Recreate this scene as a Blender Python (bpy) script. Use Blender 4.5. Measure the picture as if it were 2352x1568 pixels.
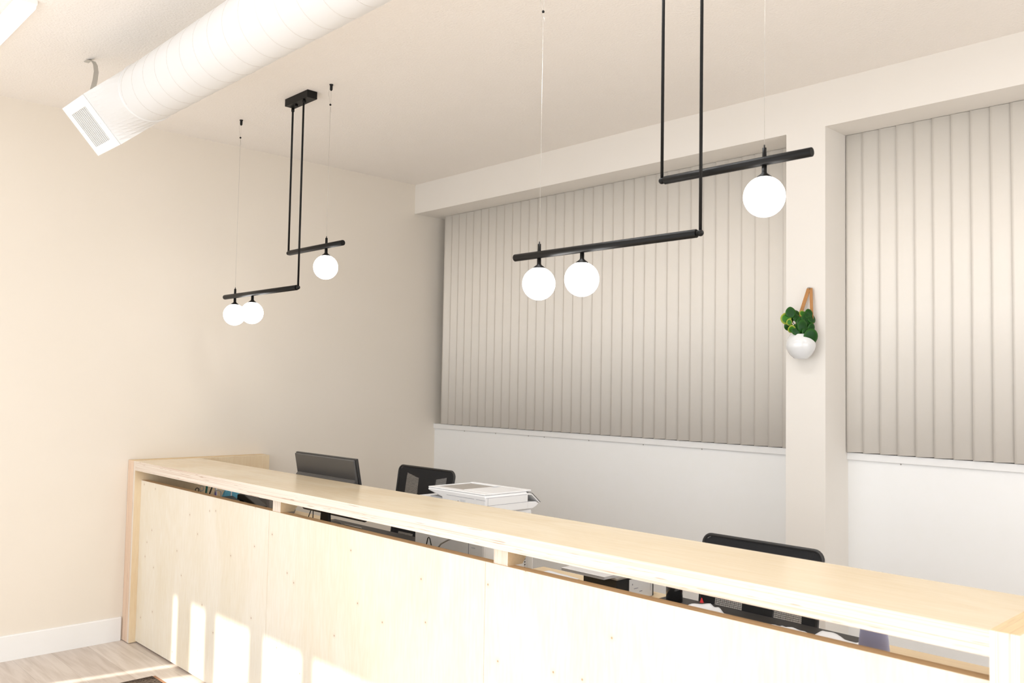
import bpy, bmesh, math, random
from mathutils import Vector, Matrix
random.seed(7)
S = bpy.context.scene
for o in list(bpy.data.objects): bpy.data.objects.remove(o)
COL = S.collection
R = math.radians

# ---------------------------------------------------------------- camera
cam_d = bpy.data.cameras.new('camera'); cam = bpy.data.objects.new('camera', cam_d); COL.objects.link(cam)
S.camera = cam
yaw, pit, rol, fpx = 0.80766, 0.051054, 0.017818, 1993.4
f = Vector((-math.sin(yaw)*math.cos(pit), math.cos(yaw)*math.cos(pit), math.sin(pit)))
r = Vector((math.cos(yaw), math.sin(yaw), 0)); u = r.cross(f)
r2 = r*math.cos(rol)+u*math.sin(rol); u2 = -r*math.sin(rol)+u*math.cos(rol)
M = Matrix((r2, u2, -f)).transposed().to_4x4(); M.translation = (5.5451, -2.0371, 1.6001)
cam.matrix_world = M
cam_d.sensor_width = 36; cam_d.sensor_fit = 'HORIZONTAL'; cam_d.lens = 36*fpx/2352
cam_d.clip_start = 0.05; cam_d.clip_end = 100
cam_d.dof.use_dof = True; cam_d.dof.focus_distance = 4.2; cam_d.dof.aperture_fstop = 4.5

# ---------------------------------------------------------------- world, sun, daylight
ZC = 3.2025          # ceiling height
YW = -3.2            # inner face of the storefront wall behind the camera
W = bpy.data.worlds.new('sky'); S.world = W; W.use_nodes = True
bg = W.node_tree.nodes['Background']; bg.inputs[0].default_value = (0.88, 0.93, 1.0, 1); bg.inputs[1].default_value = 1.6
sun_d = bpy.data.lights.new('sun', 'SUN'); sun_d.energy = 5; sun_d.angle = R(0.7); sun_d.color = (1, .95, .86)
sun = bpy.data.objects.new('sun', sun_d); COL.objects.link(sun)
sd = Vector((0.177, 1.0, -0.635)).normalized()
sun.rotation_euler = sd.to_track_quat('-Z', 'Y').to_euler(); sun.location = (2, -8, 6)
def area(name, loc, direction, sx, sy, power, color):
    d = bpy.data.lights.new(name, 'AREA'); d.shape = 'RECTANGLE'; d.size = sx; d.size_y = sy; d.energy = power; d.color = color
    o = bpy.data.objects.new(name, d); COL.objects.link(o); o.location = loc
    o.rotation_euler = Vector(direction).to_track_quat('-Z', 'Y').to_euler()
    return o
area('storefront_daylight', (3.7, YW-0.02, 1.7), (0, 1, -.05), 6.4, 2.3, 43, (.90, .95, 1))
area('side_fill', (8.28, -.6, 1.5), (-1, 0, 0), 4.4, 2.2, 18, (.90, .95, 1))  # added fill lamp on the unseen right side of the room
# added fill lamps at ceiling height, all outside the frame
for bx, by, bp in ((3.6, -1.05, 2), (6.2, -1.05, 4), (3.8, -2.5, 8), (6.2, -2.5, 14), (3.4, 0.15, 14), (5.3, 1.3, 4)):
    area('ceiling_fill', (bx, by, 3.15), (0, 0, -1), 1.2, .08, bp, (.95, .975, 1))

S.view_settings.view_transform = 'Standard'; S.view_settings.look = 'None'
S.view_settings.gamma = 1; S.view_settings.use_curve_mapping = False
S.view_settings.exposure = 0.34

# ---------------------------------------------------------------- materials
def mat(name, color, rough=.6, metal=0, noise=0, nscale=20, bump=0, bscale=200, spec=None, coat=0, emit=None, stretch=(1,1,1)):
    m = bpy.data.materials.new(name); m.use_nodes = True; nt = m.node_tree; p = nt.nodes['Principled BSDF']
    p.inputs['Base Color'].default_value = (*color, 1); p.inputs['Roughness'].default_value = rough; p.inputs['Metallic'].default_value = metal
    if spec is not None: p.inputs['Specular IOR Level'].default_value = spec
    if coat: p.inputs['Coat Weight'].default_value = coat
    if emit: p.inputs['Emission Color'].default_value = (*emit[0], 1); p.inputs['Emission Strength'].default_value = emit[1]
    tc = nt.nodes.new('ShaderNodeTexCoord'); mp = nt.nodes.new('ShaderNodeMapping'); mp.inputs['Scale'].default_value = stretch
    nt.links.new(tc.outputs['Object'], mp.inputs[0])
    n = nt.nodes.new('ShaderNodeTexNoise'); n.inputs['Scale'].default_value = nscale; n.inputs['Detail'].default_value = 5
    nt.links.new(mp.outputs[0], n.inputs['Vector'])
    mx = nt.nodes.new('ShaderNodeMix'); mx.data_type = 'RGBA'
    k = 1-max(noise, .015)
    mx.inputs[6].default_value = (color[0]*k, color[1]*k, color[2]*k*.98, 1); mx.inputs[7].default_value = (*color, 1)
    nt.links.new(n.outputs[0], mx.inputs[0]); nt.links.new(mx.outputs[2], p.inputs['Base Color'])
    if bump:
        b = nt.nodes.new('ShaderNodeBump'); b.inputs['Strength'].default_value = bump; b.inputs['Distance'].default_value = .004
        n2 = nt.nodes.new('ShaderNodeTexNoise'); n2.inputs['Scale'].default_value = bscale; n2.inputs['Detail'].default_value = 3
        nt.links.new(tc.outputs['Object'], n2.inputs['Vector']); nt.links.new(n2.outputs[0], b.inputs['Height']); nt.links.new(b.outputs[0], p.inputs['Normal'])
    return m

def ramp(nt, stops):
    c = nt.nodes.new('ShaderNodeValToRGB'); e = c.color_ramp.elements
    while len(e) > 1: e.remove(e[0])
    e[0].position = stops[0][0]; e[0].color = (*stops[0][1], 1)
    for pos, col in stops[1:]:
        x = e.new(pos); x.color = (*col, 1)
    return c

def birch(name, base, grain, dark, grain_axis='x', rough=.42, knots=True, spec=.4):
    """rotary-cut birch face veneer: fine grain, soft cloudy figure, pin knots"""
    m = bpy.data.materials.new(name); m.use_nodes = True; nt = m.node_tree; L = nt.links.new; p = nt.nodes['Principled BSDF']
    tc = nt.nodes.new('ShaderNodeTexCoord')
    def noise(scale, stretch, detail=6, dist=0):
        mp = nt.nodes.new('ShaderNodeMapping'); mp.inputs['Scale'].default_value = stretch; L(tc.outputs['Object'], mp.inputs[0])
        n = nt.nodes.new('ShaderNodeTexNoise'); n.inputs['Scale'].default_value = scale; n.inputs['Detail'].default_value = detail; n.inputs['Distortion'].default_value = dist
        L(mp.outputs[0], n.inputs['Vector']); return n
    st = {'x': (.07, 1, 1), 'y': (1, .07, 1), 'z': (1, 1, .12)}[grain_axis]
    st2 = {'x': (.35, 1, 1), 'y': (1, .35, 1), 'z': (1, 1, .4)}[grain_axis]
    n1 = noise(95, st, 4); n2 = noise(3.2, st2, 4, 1.2)
    r1 = ramp(nt, [(.3, grain), (.62, base)]); L(n1.outputs[0], r1.inputs[0])
    r2 = ramp(nt, [(.38, dark), (.6, base)]); L(n2.outputs[0], r2.inputs[0])
    mx = nt.nodes.new('ShaderNodeMix'); mx.data_type = 'RGBA'; mx.inputs[0].default_value = .5
    L(r1.outputs[0], mx.inputs[6]); L(r2.outputs[0], mx.inputs[7]); out = mx.outputs[2]
    if knots:
        sp = nt.nodes.new('ShaderNodeSeparateXYZ'); L(tc.outputs['Object'], sp.inputs[0]); cb = nt.nodes.new('ShaderNodeCombineXYZ')
        L(sp.outputs[0], cb.inputs[0]); L(sp.outputs[2 if grain_axis == 'z' else 1], cb.inputs[1])
        v = nt.nodes.new('ShaderNodeTexVoronoi'); v.voronoi_dimensions = '2D'; v.inputs['Scale'].default_value = 3.6; L(cb.outputs[0], v.inputs['Vector'])
        r3 = ramp(nt, [(0, (1, 1, 1)), (.009, (.8, .8, .8)), (.018, (.14, .14, .14)), (.06, (0, 0, 0))]); L(v.outputs['Distance'], r3.inputs[0])
        m2 = nt.nodes.new('ShaderNodeMix'); m2.data_type = 'RGBA'; L(r3.outputs[0], m2.inputs[0]); L(out, m2.inputs[6]); m2.inputs[7].default_value = (.40, .24, .12, 1)
        out = m2.outputs[2]
    L(out, p.inputs['Base Color']); p.inputs['Roughness'].default_value = rough; p.inputs['Specular IOR Level'].default_value = spec
    return m

def ply_edge(name, axis, light=(.80, .72, .62), darkc=(.62, .46, .35), layers=330):
    """plywood edge: plies run across `axis`"""
    m = bpy.data.materials.new(name); m.use_nodes = True; nt = m.node_tree; L = nt.links.new; p = nt.nodes['Principled BSDF']
    tc = nt.nodes.new('ShaderNodeTexCoord'); mp = nt.nodes.new('ShaderNodeMapping')
    along = .9
    sc = [along]*3; sc['xyz'.index(axis)] = layers; mp.inputs['Scale'].default_value = sc
    L(tc.outputs['Object'], mp.inputs[0])
    n = nt.nodes.new('ShaderNodeTexNoise'); n.inputs['Scale'].default_value = 1; n.inputs['Detail'].default_value = 1; L(mp.outputs[0], n.inputs['Vector'])
    r1 = ramp(nt, [(.28, darkc), (.42, tuple(.45*a+.55*b for a, b in zip(darkc, light))), (.52, light)]); L(n.outputs[0], r1.inputs[0])
    mp2 = nt.nodes.new('ShaderNodeMapping'); sc2 = [7]*3; sc2['xyz'.index(axis)] = 260; mp2.inputs['Scale'].default_value = sc2; L(tc.outputs['Object'], mp2.inputs[0])
    n2 = nt.nodes.new('ShaderNodeTexNoise'); n2.inputs['Scale'].default_value = 1; n2.inputs['Detail'].default_value = 2; L(mp2.outputs[0], n2.inputs['Vector'])
    r2 = ramp(nt, [(.66, (0, 0, 0)), (.71, (.8, .8, .8))]); L(n2.outputs[0], r2.inputs[0])
    mx = nt.nodes.new('ShaderNodeMix'); mx.data_type = 'RGBA'; L(r2.outputs[0], mx.inputs[0]); L(r1.outputs[0], mx.inputs[6]); mx.inputs[7].default_value = (.40, .22, .13, 1)
    L(mx.outputs[2], p.inputs['Base Color']); p.inputs['Roughness'].default_value = .6
    return m

M_wall = mat('wall_paint', (.80, .73, .64), .75, noise=.015, nscale=3, bump=.06, bscale=260)
M_wallb = mat('feature_wall_paint', (.83, .785, .73), .75, noise=.012, nscale=3, bump=.05, bscale=260)
M_ceil = mat('ceiling_paint', (.90, .845, .79), .85, noise=.02, nscale=5, bump=.75, bscale=95)
M_white = mat('white_paint', (.93, .925, .915), .5)
M_base = mat('white_trim', (.87, .86, .85), .45)
M_vane = mat('vane_pvc', (.84, .79, .725), .55)
M_duct = mat('duct_white', (.70, .69, .68), .45)
M_seam = mat('duct_seam', (.60, .56, .52), .5)
M_grille = mat('grille_white', (.90, .90, .89), .4)
M_dark = mat('dark_grey', (.12, .11, .11), .8)  # plain dark grey for slots, power button and flap edge
M_black = mat('black_metal', (.005, .0045, .004), .45, spec=.22)
M_wire = mat('steel_wire', (.5, .47, .43), .4, metal=.6)
M_globe = mat('opal_glass', (.93, .92, .91), .22, emit=((1, .98, .96), 7), spec=.4)
M_plastic = mat('black_plastic', (.022, .021, .021), .4)
M_plasticg = mat('gloss_black', (.02, .02, .022), .12, coat=.5)
M_mon = mat('monitor_shell', (.065, .062, .060), .42)
M_mesh_f = mat('chair_fabric', (.020, .021, .024), .8, bump=.5, bscale=900)
M_printer = mat('printer_white', (.85, .85, .86), .35)
M_pgrey = mat('printer_grey', (.40, .37, .34), .6)
M_plgrey = mat('printer_shade', (.52, .54, .58), .5)
M_pline = mat('printer_seam', (.28, .28, .33), .6)
M_paper = mat('paper', (.85, .85, .87), .7)
M_pad = mat('desk_pad', (.035, .031, .028), .55)
M_leather = mat('tan_leather', (.50, .23, .07), .55, noise=.2, nscale=60)
M_ceramic = mat('white_ceramic', (.80, .80, .80), .08, coat=.7)
M_soil = mat('soil', (.05, .03, .02), .9)
M_stem = mat('stem', (.20, .12, .06), .6)
M_blue = mat('blue_lacquer', (.56, .60, .97), .45)
M_red = mat('red_plastic', (.75, .02, .03), .4)
M_teal = mat('teal_plastic', (.03, .22, .20), .4)
M_purple = mat('violet_plastic', (.25, .15, .55), .4)
M_sky = mat('sky_blue_cloth', (.16, .52, .72), .7, noise=.2, nscale=40)
M_clear = mat('frosted_acrylic', (.62, .6, .58), .2)
M_greycloth = mat('grey_cloth', (.27, .245, .23), .85, noise=.15, nscale=30)
M_led = mat('led_diffuser', (1, 1, 1), .5, emit=((1, 1, 1), 1.3))
M_rubber = mat('rubber_rim', (.36, .18, .10), .6)
M_alu = mat('window_metal', (.10, .10, .10), .4, metal=.5)
M_birch = birch('birch_panel_lit', (.83, .77, .66), (.765, .68, .535), (.77, .685, .53), 'z')  # same birch as the counter, paler: stronger front light put into the colour
M_birch_top = birch('birch_counter', (.83, .71, .52), (.77, .63, .435), (.72, .56, .35), 'x', rough=.2, knots=False, spec=.55)
M_birch_in = birch('birch_inner', (.80, .64, .42), (.72, .54, .33), (.72, .54, .33), 'x', rough=.5, knots=False)
M_birch_side = birch('birch_side', (.82, .67, .46), (.76, .58, .37), (.74, .56, .35), 'z', rough=.45, knots=False)
M_pz = ply_edge('ply_edge_z', 'z'); M_px = ply_edge('ply_edge_x', 'x')
M_py = ply_edge('ply_edge_y', 'y', (.70, .50, .30), (.50, .31, .17))
M_pxtop = ply_edge('ply_edge_x_top', 'x', (.78, .60, .36), (.55, .36, .19))
M_pxl = ply_edge('ply_edge_x_pink', 'x', (.80, .62, .47), (.58, .37, .25), 420)

# leaf
def leaf_mat(name, edge, mid):
    m = bpy.data.materials.new(name); m.use_nodes = True; nt = m.node_tree; p = nt.nodes['Principled BSDF']
    a = nt.nodes.new('ShaderNodeAttribute'); a.attribute_name = 'rim'
    c = ramp(nt, [(.0, mid), (.62, mid), (.97, edge)]); nt.links.new(a.outputs['Fac'], c.inputs[0])
    nt.links.new(c.outputs[0], p.inputs['Base Color']); p.inputs['Roughness'].default_value = .35; p.inputs['Specular IOR Level'].default_value = .3
    return m
M_leaf = leaf_mat('leaf_green', (.018, .105, .006), (.006, .055, .004))
M_leafy = leaf_mat('leaf_variegated', (.42, .45, .05), (.03, .16, .01))

# see-through woven mesh
def mesh_mat():
    m = bpy.data.materials.new('chair_mesh'); m.use_nodes = True; nt = m.node_tree; L = nt.links.new; p = nt.nodes['Principled BSDF']
    p.inputs['Base Color'].default_value = (.025, .025, .028, 1); p.inputs['Roughness'].default_value = .7
    tc = nt.nodes.new('ShaderNodeTexCoord'); sep = nt.nodes.new('ShaderNodeSeparateXYZ'); L(tc.outputs['Object'], sep.inputs[0])
    def stripes(sock, k, th):
        a = nt.nodes.new('ShaderNodeMath'); a.operation = 'MULTIPLY'; a.inputs[1].default_value = k; L(sock, a.inputs[0])
        b = nt.nodes.new('ShaderNodeMath'); b.operation = 'FRACT'; L(a.outputs[0], b.inputs[0])
        c = nt.nodes.new('ShaderNodeMath'); c.operation = 'GREATER_THAN'; c.inputs[1].default_value = th; L(b.outputs[0], c.inputs[0]); return c
    a = stripes(sep.outputs[0], 230, .32); b = stripes(sep.outputs[2], 150, .18)
    c = nt.nodes.new('ShaderNodeMath'); c.operation = 'MULTIPLY'; L(a.outputs[0], c.inputs[0]); L(b.outputs[0], c.inputs[1])
    t = nt.nodes.new('ShaderNodeBsdfTransparent'); mx = nt.nodes.new('ShaderNodeMixShader')
    L(c.outputs[0], mx.inputs[0]); L(p.outputs[0], mx.inputs[1]); L(t.outputs[0], mx.inputs[2]); L(mx.outputs[0], nt.nodes['Material Output'].inputs[0])
    return m
M_mesh = mesh_mat()

# floor planks along x
def floor_mat():
    m = bpy.data.materials.new('vinyl_planks'); m.use_nodes = True; nt = m.node_tree; L = nt.links.new; p = nt.nodes['Principled BSDF']
    tc = nt.nodes.new('ShaderNodeTexCoord')
    br = nt.nodes.new('ShaderNodeTexBrick'); br.inputs['Scale'].default_value = 1; br.offset = .37; br.inputs['Mortar Size'].default_value = .0011
    br.inputs['Brick Width'].default_value = 1.22; br.inputs['Row Height'].default_value = .20; br.inputs['Bias'].default_value = 0
    br.inputs['Color1'].default_value = (.74, .67, .61, 1); br.inputs['Color2'].default_value = (.65, .575, .52, 1); br.inputs['Mortar'].default_value = (.50, .44, .39, 1)
    L(tc.outputs['Object'], br.inputs['Vector'])
    mp = nt.nodes.new('ShaderNodeMapping'); mp.inputs['Scale'].default_value = (1.2, 14, 1); L(tc.outputs['Object'], mp.inputs[0])
    n = nt.nodes.new('ShaderNodeTexNoise'); n.inputs['Scale'].default_value = 2.2; n.inputs['Detail'].default_value = 6; n.inputs['Distortion'].default_value = .6; L(mp.outputs[0], n.inputs['Vector'])
    c = ramp(nt, [(.3, (.74, .70, .66)), (.6, (1, 1, 1))]); L(n.outputs[0], c.inputs[0])
    mx = nt.nodes.new('ShaderNodeMix'); mx.data_type = 'RGBA'; mx.blend_type = 'MULTIPLY'; mx.inputs[0].default_value = .8
    L(br.outputs[0], mx.inputs[6]); L(c.outputs[0], mx.inputs[7]); L(mx.outputs[2], p.inputs['Base Color']); p.inputs['Roughness'].default_value = .45
    return m
M_floor = floor_mat()
def mat_carpet():
    m = mat('ribbed_carpet', (.07, .062, .055), 1, spec=0); nt = m.node_tree; L = nt.links.new; p = nt.nodes['Principled BSDF']
    tc = nt.nodes.new('ShaderNodeTexCoord'); mp = nt.nodes.new('ShaderNodeMapping'); mp.inputs['Rotation'].default_value = (0, 0, R(18)); L(tc.outputs['Object'], mp.inputs[0])
    w = nt.nodes.new('ShaderNodeTexWave'); w.inputs['Scale'].default_value = 26; w.inputs['Distortion'].default_value = 5; w.inputs['Detail'].default_value = 2; w.inputs['Detail Scale'].default_value = 2
    L(mp.outputs[0], w.inputs['Vector']); c = ramp(nt, [(.3, (.008, .008, .01)), (.62, (.07, .055, .045)), (.92, (.22, .17, .13))]); L(w.outputs[0], c.inputs[0]); L(c.outputs[0], p.inputs['Base Color'])
    return m
M_carpet = mat_carpet()

# ---------------------------------------------------------------- mesh helpers
def box(bm, lo, hi, mi=0, axis_mats=None, bevel=0):
    """axis-aligned box; axis_mats = {'x':i,'y':i,'z':i} material index for faces with that normal"""
    x0, y0, z0 = lo; x1, y1, z1 = hi
    v = [bm.verts.new(c) for c in ((x0,y0,z0),(x1,y0,z0),(x1,y1,z0),(x0,y1,z0),(x0,y0,z1),(x1,y0,z1),(x1,y1,z1),(x0,y1,z1))]
    fs = []
    for idx, ax in (((0,3,2,1),'z'),((4,5,6,7),'z'),((0,1,5,4),'y'),((2,3,7,6),'y'),((1,2,6,5),'x'),((3,0,4,7),'x')):
        fc = bm.faces.new([v[i] for i in idx]); fc.material_index = axis_mats[ax] if axis_mats else mi; fs.append(fc)
    if bevel:
        es = list({e for fc in fs for e in fc.edges})
        bmesh.ops.bevel(bm, geom=es, offset=bevel, segments=2, affect='EDGES', profile=.5)
    return v
def tube(bm, pts, rad, seg=10, mi=0, cap=True):
    pts = [Vector(p) for p in pts]; rings = []
    rads = rad if isinstance(rad, (list, tuple)) else [rad]*len(pts)
    prev = None
    for i, p in enumerate(pts):
        d = ((pts[i+1] if i < len(pts)-1 else p)-(pts[i-1] if i else p)).normalized()
        if prev is None:
            a = Vector((0,0,1)) if abs(d.z) < .9 else Vector((1,0,0)); n = d.cross(a).normalized()
        else:
            n = (prev-d*prev.dot(d)).normalized()
        prev = n; b = d.cross(n)
        rings.append([bm.verts.new(p+(n*math.cos(t)+b*math.sin(t))*rads[i]) for t in (2*math.pi*k/seg for k in range(seg))])
    for a, b in zip(rings, rings[1:]):
        for k in range(seg):
            fc = bm.faces.new((a[k], a[(k+1)%seg], b[(k+1)%seg], b[k])); fc.material_index = mi; fc.smooth = True
    if cap:
        for rg in (rings[0][::-1], rings[-1]):
            fc = bm.faces.new(rg); fc.material_index = mi
def lathe(bm, prof, c, seg=32, mi=0, ax='z'):
    """prof = [(radius, height)]"""
    rings = []
    for rr, h in prof:
        if rr < 1e-6:
            rings.append([bm.verts.new(Vector(c)+Vector((0,0,h)))])
        else:
            rings.append([bm.verts.new(Vector(c)+Vector((rr*math.cos(2*math.pi*k/seg), rr*math.sin(2*math.pi*k/seg), h))) for k in range(seg)])
    for a, b in zip(rings, rings[1:]):
        for k in range(seg):
            j = (k+1)%seg
            if len(a) == 1 and len(b) == 1: continue
            if len(a) == 1: vs = (a[0], b[j], b[k])
            elif len(b) == 1: vs = (a[k], a[j], b[0])
            else: vs = (a[k], a[j], b[j], b[k])
            fc = bm.faces.new(vs); fc.smooth = True; fc.material_index = mi
def prism(bm, poly, y0, y1, mi=0, plane='xz'):
    """extrude polygon; plane xz -> along y, yz -> along x, xy -> along z"""
    mk = {'xz': lambda p, t: (p[0], t, p[1]), 'yz': lambda p, t: (t, p[0], p[1]), 'xy': lambda p, t: (p[0], p[1], t)}[plane]
    a = [bm.verts.new(mk(p, y0)) for p in poly]; b = [bm.verts.new(mk(p, y1)) for p in poly]; n = len(poly)
    fs = [bm.faces.new(a), bm.faces.new(b[::-1])]+[bm.faces.new((a[(i+1)%n], a[i], b[i], b[(i+1)%n])) for i in range(n)]
    for fc in fs: fc.material_index = mi
def B(): return bmesh.new()
def obj(name, bm, mats, parent=None, smooth_ang=None, bevel=0, xf=None):
    """link bm (world coordinates) as one object; parent's location is subtracted"""
    bmesh.ops.recalc_face_normals(bm, faces=bm.faces)
    if xf is not None: bm.transform(xf)
    if parent is not None:
        loc = Vector(parent.location)
        q = parent.parent
        while q is not None: loc += Vector(q.location); q = q.parent
        bm.transform(Matrix.Translation(-loc))
    me = bpy.data.meshes.new(name); bm.to_mesh(me); bm.free()
    for m in (mats if isinstance(mats, (list, tuple)) else [mats]): me.materials.append(m)
    o = bpy.data.objects.new(name, me); COL.objects.link(o)
    if parent is not None: o.parent = parent
    if bevel:
        b = o.modifiers.new('bevel', 'BEVEL'); b.width = bevel; b.segments = 2; b.limit_method = 'ANGLE'
    return o
def tag(o, label, cat, group=None):
    o['label'] = label; o['category'] = cat
    if group: o['group'] = group
    return o
def thing(name, loc, label, cat, group=None):
    e = bpy.data.objects.new(name, None); COL.objects.link(e); e.location = loc; e.empty_display_size = .05
    return tag(e, label, cat, group)
def struct(name, bm, mats, bevel=0):
    o = obj(name, bm, mats, bevel=bevel); o['kind'] = 'structure'; return o

# ---------------------------------------------------------------- room shell
XW = -.014; XR = 8.3; YB = 2.172; YR = 2.425; ZB = 2.967; YD = 2.60
bm = B(); box(bm, (-.3, YW-.2, -.1), (XR+.2, 2.8, 0)); struct('floor', bm, M_floor)
bm = B(); box(bm, (-.3, YW-.2, ZC), (XR+.2, 2.8, ZC+.1)); struct('ceiling', bm, M_ceil)
bm = B(); box(bm, (-.3, YW-.2, 0), (XW, 2.8, ZC)); struct('wall_left', bm, M_wall)
bm = B()
box(bm, (XW, YD, 0), (XR, 2.8, ZC))                          # deep wall behind the blinds
box(bm, (XW, YR, 0), (XR, YD, 1.245))                        # lower wall
struct('wall_back', bm, M_white)
bm = B(); box(bm, (XW, YB, ZB), (XR, YD, ZC)); struct('trim_1', bm, M_wallb)      # beam
bm = B(); box(bm, (3.238, YB, 0), (3.456, YR, ZB)); box(bm, (3.238, YR, 1.245), (3.456, YD, ZB)); struct('trim_2', bm, M_wallb)   # column
for i, (a, b) in enumerate(((XW, 3.238), (3.456, XR))):
    bm = B(); box(bm, (a, YR-.014, 1.245), (b, YD, 1.283)); struct('trim_%d' % (i+3), bm, M_base, bevel=.002)
# little screw holes beneath the ledge
bm = B()
for x in (.36, .72, 1.23, 1.07, 1.65, 2.11, 2.55, 3.73):
    tube(bm, [(x, YR-.0015, 1.240), (x, YR+.001, 1.240)], .004, 8)
o = struct('trim_5', bm, M_pgrey)
bm = B(); prism(bm, [(XW, 0), (0, 0), (0, .136), (-.004, .142), (XW, .142)], YW, -.010, plane='xz'); struct('baseboard_left', bm, M_base)
bm = B(); prism(bm, [(XW, 0), (0, 0), (0, .136), (-.004, .142), (XW, .142)], .93, YR, plane='xz'); struct('baseboard_left_rear', bm, M_base)
bm = B(); box(bm, (0.0, YR-.014, 0), (3.238, YR, .142)); box(bm, (3.456, YR-.014, 0), (XR, YR, .142)); struct('baseboard_back', bm, M_base)
# storefront behind the camera: piers leave the openings the sun comes through
bm = B()
box(bm, (XW, YW-.2, 0), (.035, YW, ZC)); box(bm, (XW, YW-.2, 2.56), (XR, YW, ZC)); box(bm, (7.1, YW-.2, 0), (XR, YW, ZC))
struct('wall_front', bm, M_wall)
piers = [(.115, .287), (.467, .587), (.962, 1.097), (1.46, 1.55), (2.6, 2.7), (3.7, 3.8), (4.8, 4.9), (5.9, 6.0)]
bm = B()
for a, b in piers: box(bm, (a, YW-.12, 0), (b, YW-.04, 2.56))
box(bm, (.035, YW-.12, 0), (7.1, YW-.04, .06))
struct('window_1', bm, M_alu)
bm = B()
box(bm, (XR, YW, 0), (XR+.2, 2.8, .35)); box(bm, (XR, YW, 2.65), (XR+.2, 2.8, ZC)); box(bm, (XR, YW, .35), (XR+.2, -2.8, 2.65)); box(bm, (XR, 1.6, .35), (XR+.2, 2.8, 2.65))
struct('wall_right', bm, M_wall)
bm = B()
for y in (-2.78, -1.3, .15, 1.56): box(bm, (XR+.06, y-.02, .35), (XR+.12, y+.06, 2.65))
struct('window_2', bm, M_alu)

# ---------------------------------------------------------------- vertical blinds
def vane_bm():
    bm = B(); n = 8; w = .0975; th = .0016; z0, z1 = 1.2845, ZB-.002
    pts = []
    for k in range(n+1):
        s = k/n; pts.append((w*s, .0105*s-.0028*math.sin(math.pi*s)))
    a0 = [bm.verts.new((x, y, z0+.004*x/w)) for x, y in pts]; a1 = [bm.verts.new((x, y, z1)) for x, y in pts]
    b0 = [bm.verts.new((x, y+th, z0+.004*x/w)) for x, y in pts]; b1 = [bm.verts.new((x, y+th, z1)) for x, y in pts]
    for k in range(n):
        for q in ((a0[k], a0[k+1], a1[k+1], a1[k]), (b0[k+1], b0[k], b1[k], b1[k+1])):
            fc = bm.faces.new(q); fc.smooth = True
        bm.faces.new((a0[k+1], a0[k], b0[k], b0[k+1])); bm.faces.new((a1[k], a1[k+1], b1[k+1], b1[k]))
    bm.faces.new((a0[0], a1[0], b1[0], b0[0])); bm.faces.new((a0[n], b0[n], b1[n], a1[n]))
    return bm
vane_mesh = None
def blind(x_first, n, label, x_end, rail0):
    global vane_mesh
    t = thing('vertical_blind', ((x_first+x_end)/2, 2.41, 1.285), label, 'blind', 'vertical blinds in the wall niches')
    for k in range(n):
        if vane_mesh is None:
            bm = vane_bm(); vane_mesh = bpy.data.meshes.new('vane'); bmesh.ops.recalc_face_normals(bm, faces=bm.faces); bm.to_mesh(vane_mesh); bm.free(); vane_mesh.materials.append(M_vane)
        v = bpy.data.objects.new('vane', vane_mesh); COL.objects.link(v); v.parent = t
        x = x_first+k*.0882
        v.location = (x-t.location.x, 2.398-t.location.y, -t.location.z)
        if x+.0975 > x_end: v.scale.x = max(.2, (x_end-x)/.0975)
    bm = B(); box(bm, (rail0, 2.46, ZB-.05), (x_end, 2.50, ZB)); obj('headrail', bm, M_vane, t)
    return t
blind(.094, 36, 'wide cream vertical blind left of the wall column, behind the copier', 3.236, .02)
blind(3.528-.0882+.02, 40, 'cream vertical blind right of the column with the hanging plant', 6.99, 3.46)

# ---------------------------------------------------------------- duct with end grille
dy, dz, dr = -.613, 2.858, .126
el = R(41.4)
N = Vector((0, -math.cos(el), -math.sin(el)))     # towards the room, diagonal down
T = Vector((0, math.sin(el), -math.cos(el)))      # down along the face
t = thing('spiral_duct', (1.8, dy, dz-dr), 'long white round spiral duct hung under the ceiling with a slotted end grille', 'duct')
X0, X1 = 1.718, 7.6
axis = Vector((0, dy, dz))
bm = B()
seg = 64
def ringpt(x, a, rad=dr): return Vector((x, 0, 0))+axis+(N*math.cos(a)+T*math.sin(a))*rad
rings = []
for x in (X0, X1):
    rings.append([bm.verts.new(ringpt(x, 2*math.pi*k/seg)) for k in range(seg)])
for k in range(seg):
    fc = bm.faces.new((rings[0][k], rings[0][(k+1)%seg], rings[1][(k+1)%seg], rings[1][k])); fc.smooth = True
obj('duct_pipe', bm, M_duct, t)
bm = B(); pitch = .119; pts = []
nturn = int((X1-X0-.05)/pitch)
for k in range(nturn*40):
    a = 2*math.pi*k/40; pts.append(ringpt(X0+.02+pitch*k/40, -a, dr+.0002))
tube(bm, pts, .0009, 5); obj('spiral_seam', bm, M_seam, t)
bm = B(); rr = [bm.verts.new(ringpt(X0-.001, 2*math.pi*k/seg, dr+.004)) for k in range(seg)]; r3 = [bm.verts.new(ringpt(X0+.007, 2*math.pi*k/seg, dr+.004)) for k in range(seg)]
r4 = [bm.verts.new(ringpt(X0+.009, 2*math.pi*k/seg, dr)) for k in range(seg)]
for k in range(seg):
    for a_, b_ in ((rr, r3), (r3, r4)):
        fc = bm.faces.new((a_[k], a_[(k+1)%seg], b_[(k+1)%seg], b_[k])); fc.smooth = True
obj('collar', bm, M_duct, t)
for x in (2.9, 4.6, 6.3):
    bm = B(); rr = [[bm.verts.new(ringpt(x+dx, 2*math.pi*k/seg, dr+.002)) for k in range(seg)] for dx in (0, .03)]
    for k in range(seg): bm.faces.new((rr[0][k], rr[0][(k+1)%seg], rr[1][(k+1)%seg], rr[1][k])).smooth = True
    box(bm, (x, dy-.012, dz+dr), (x+.03, dy+.012, ZC)) if x > 4 else None
    if x > 4: obj('hanger_band', bm, M_duct, t)
    else: bm.free()
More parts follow.
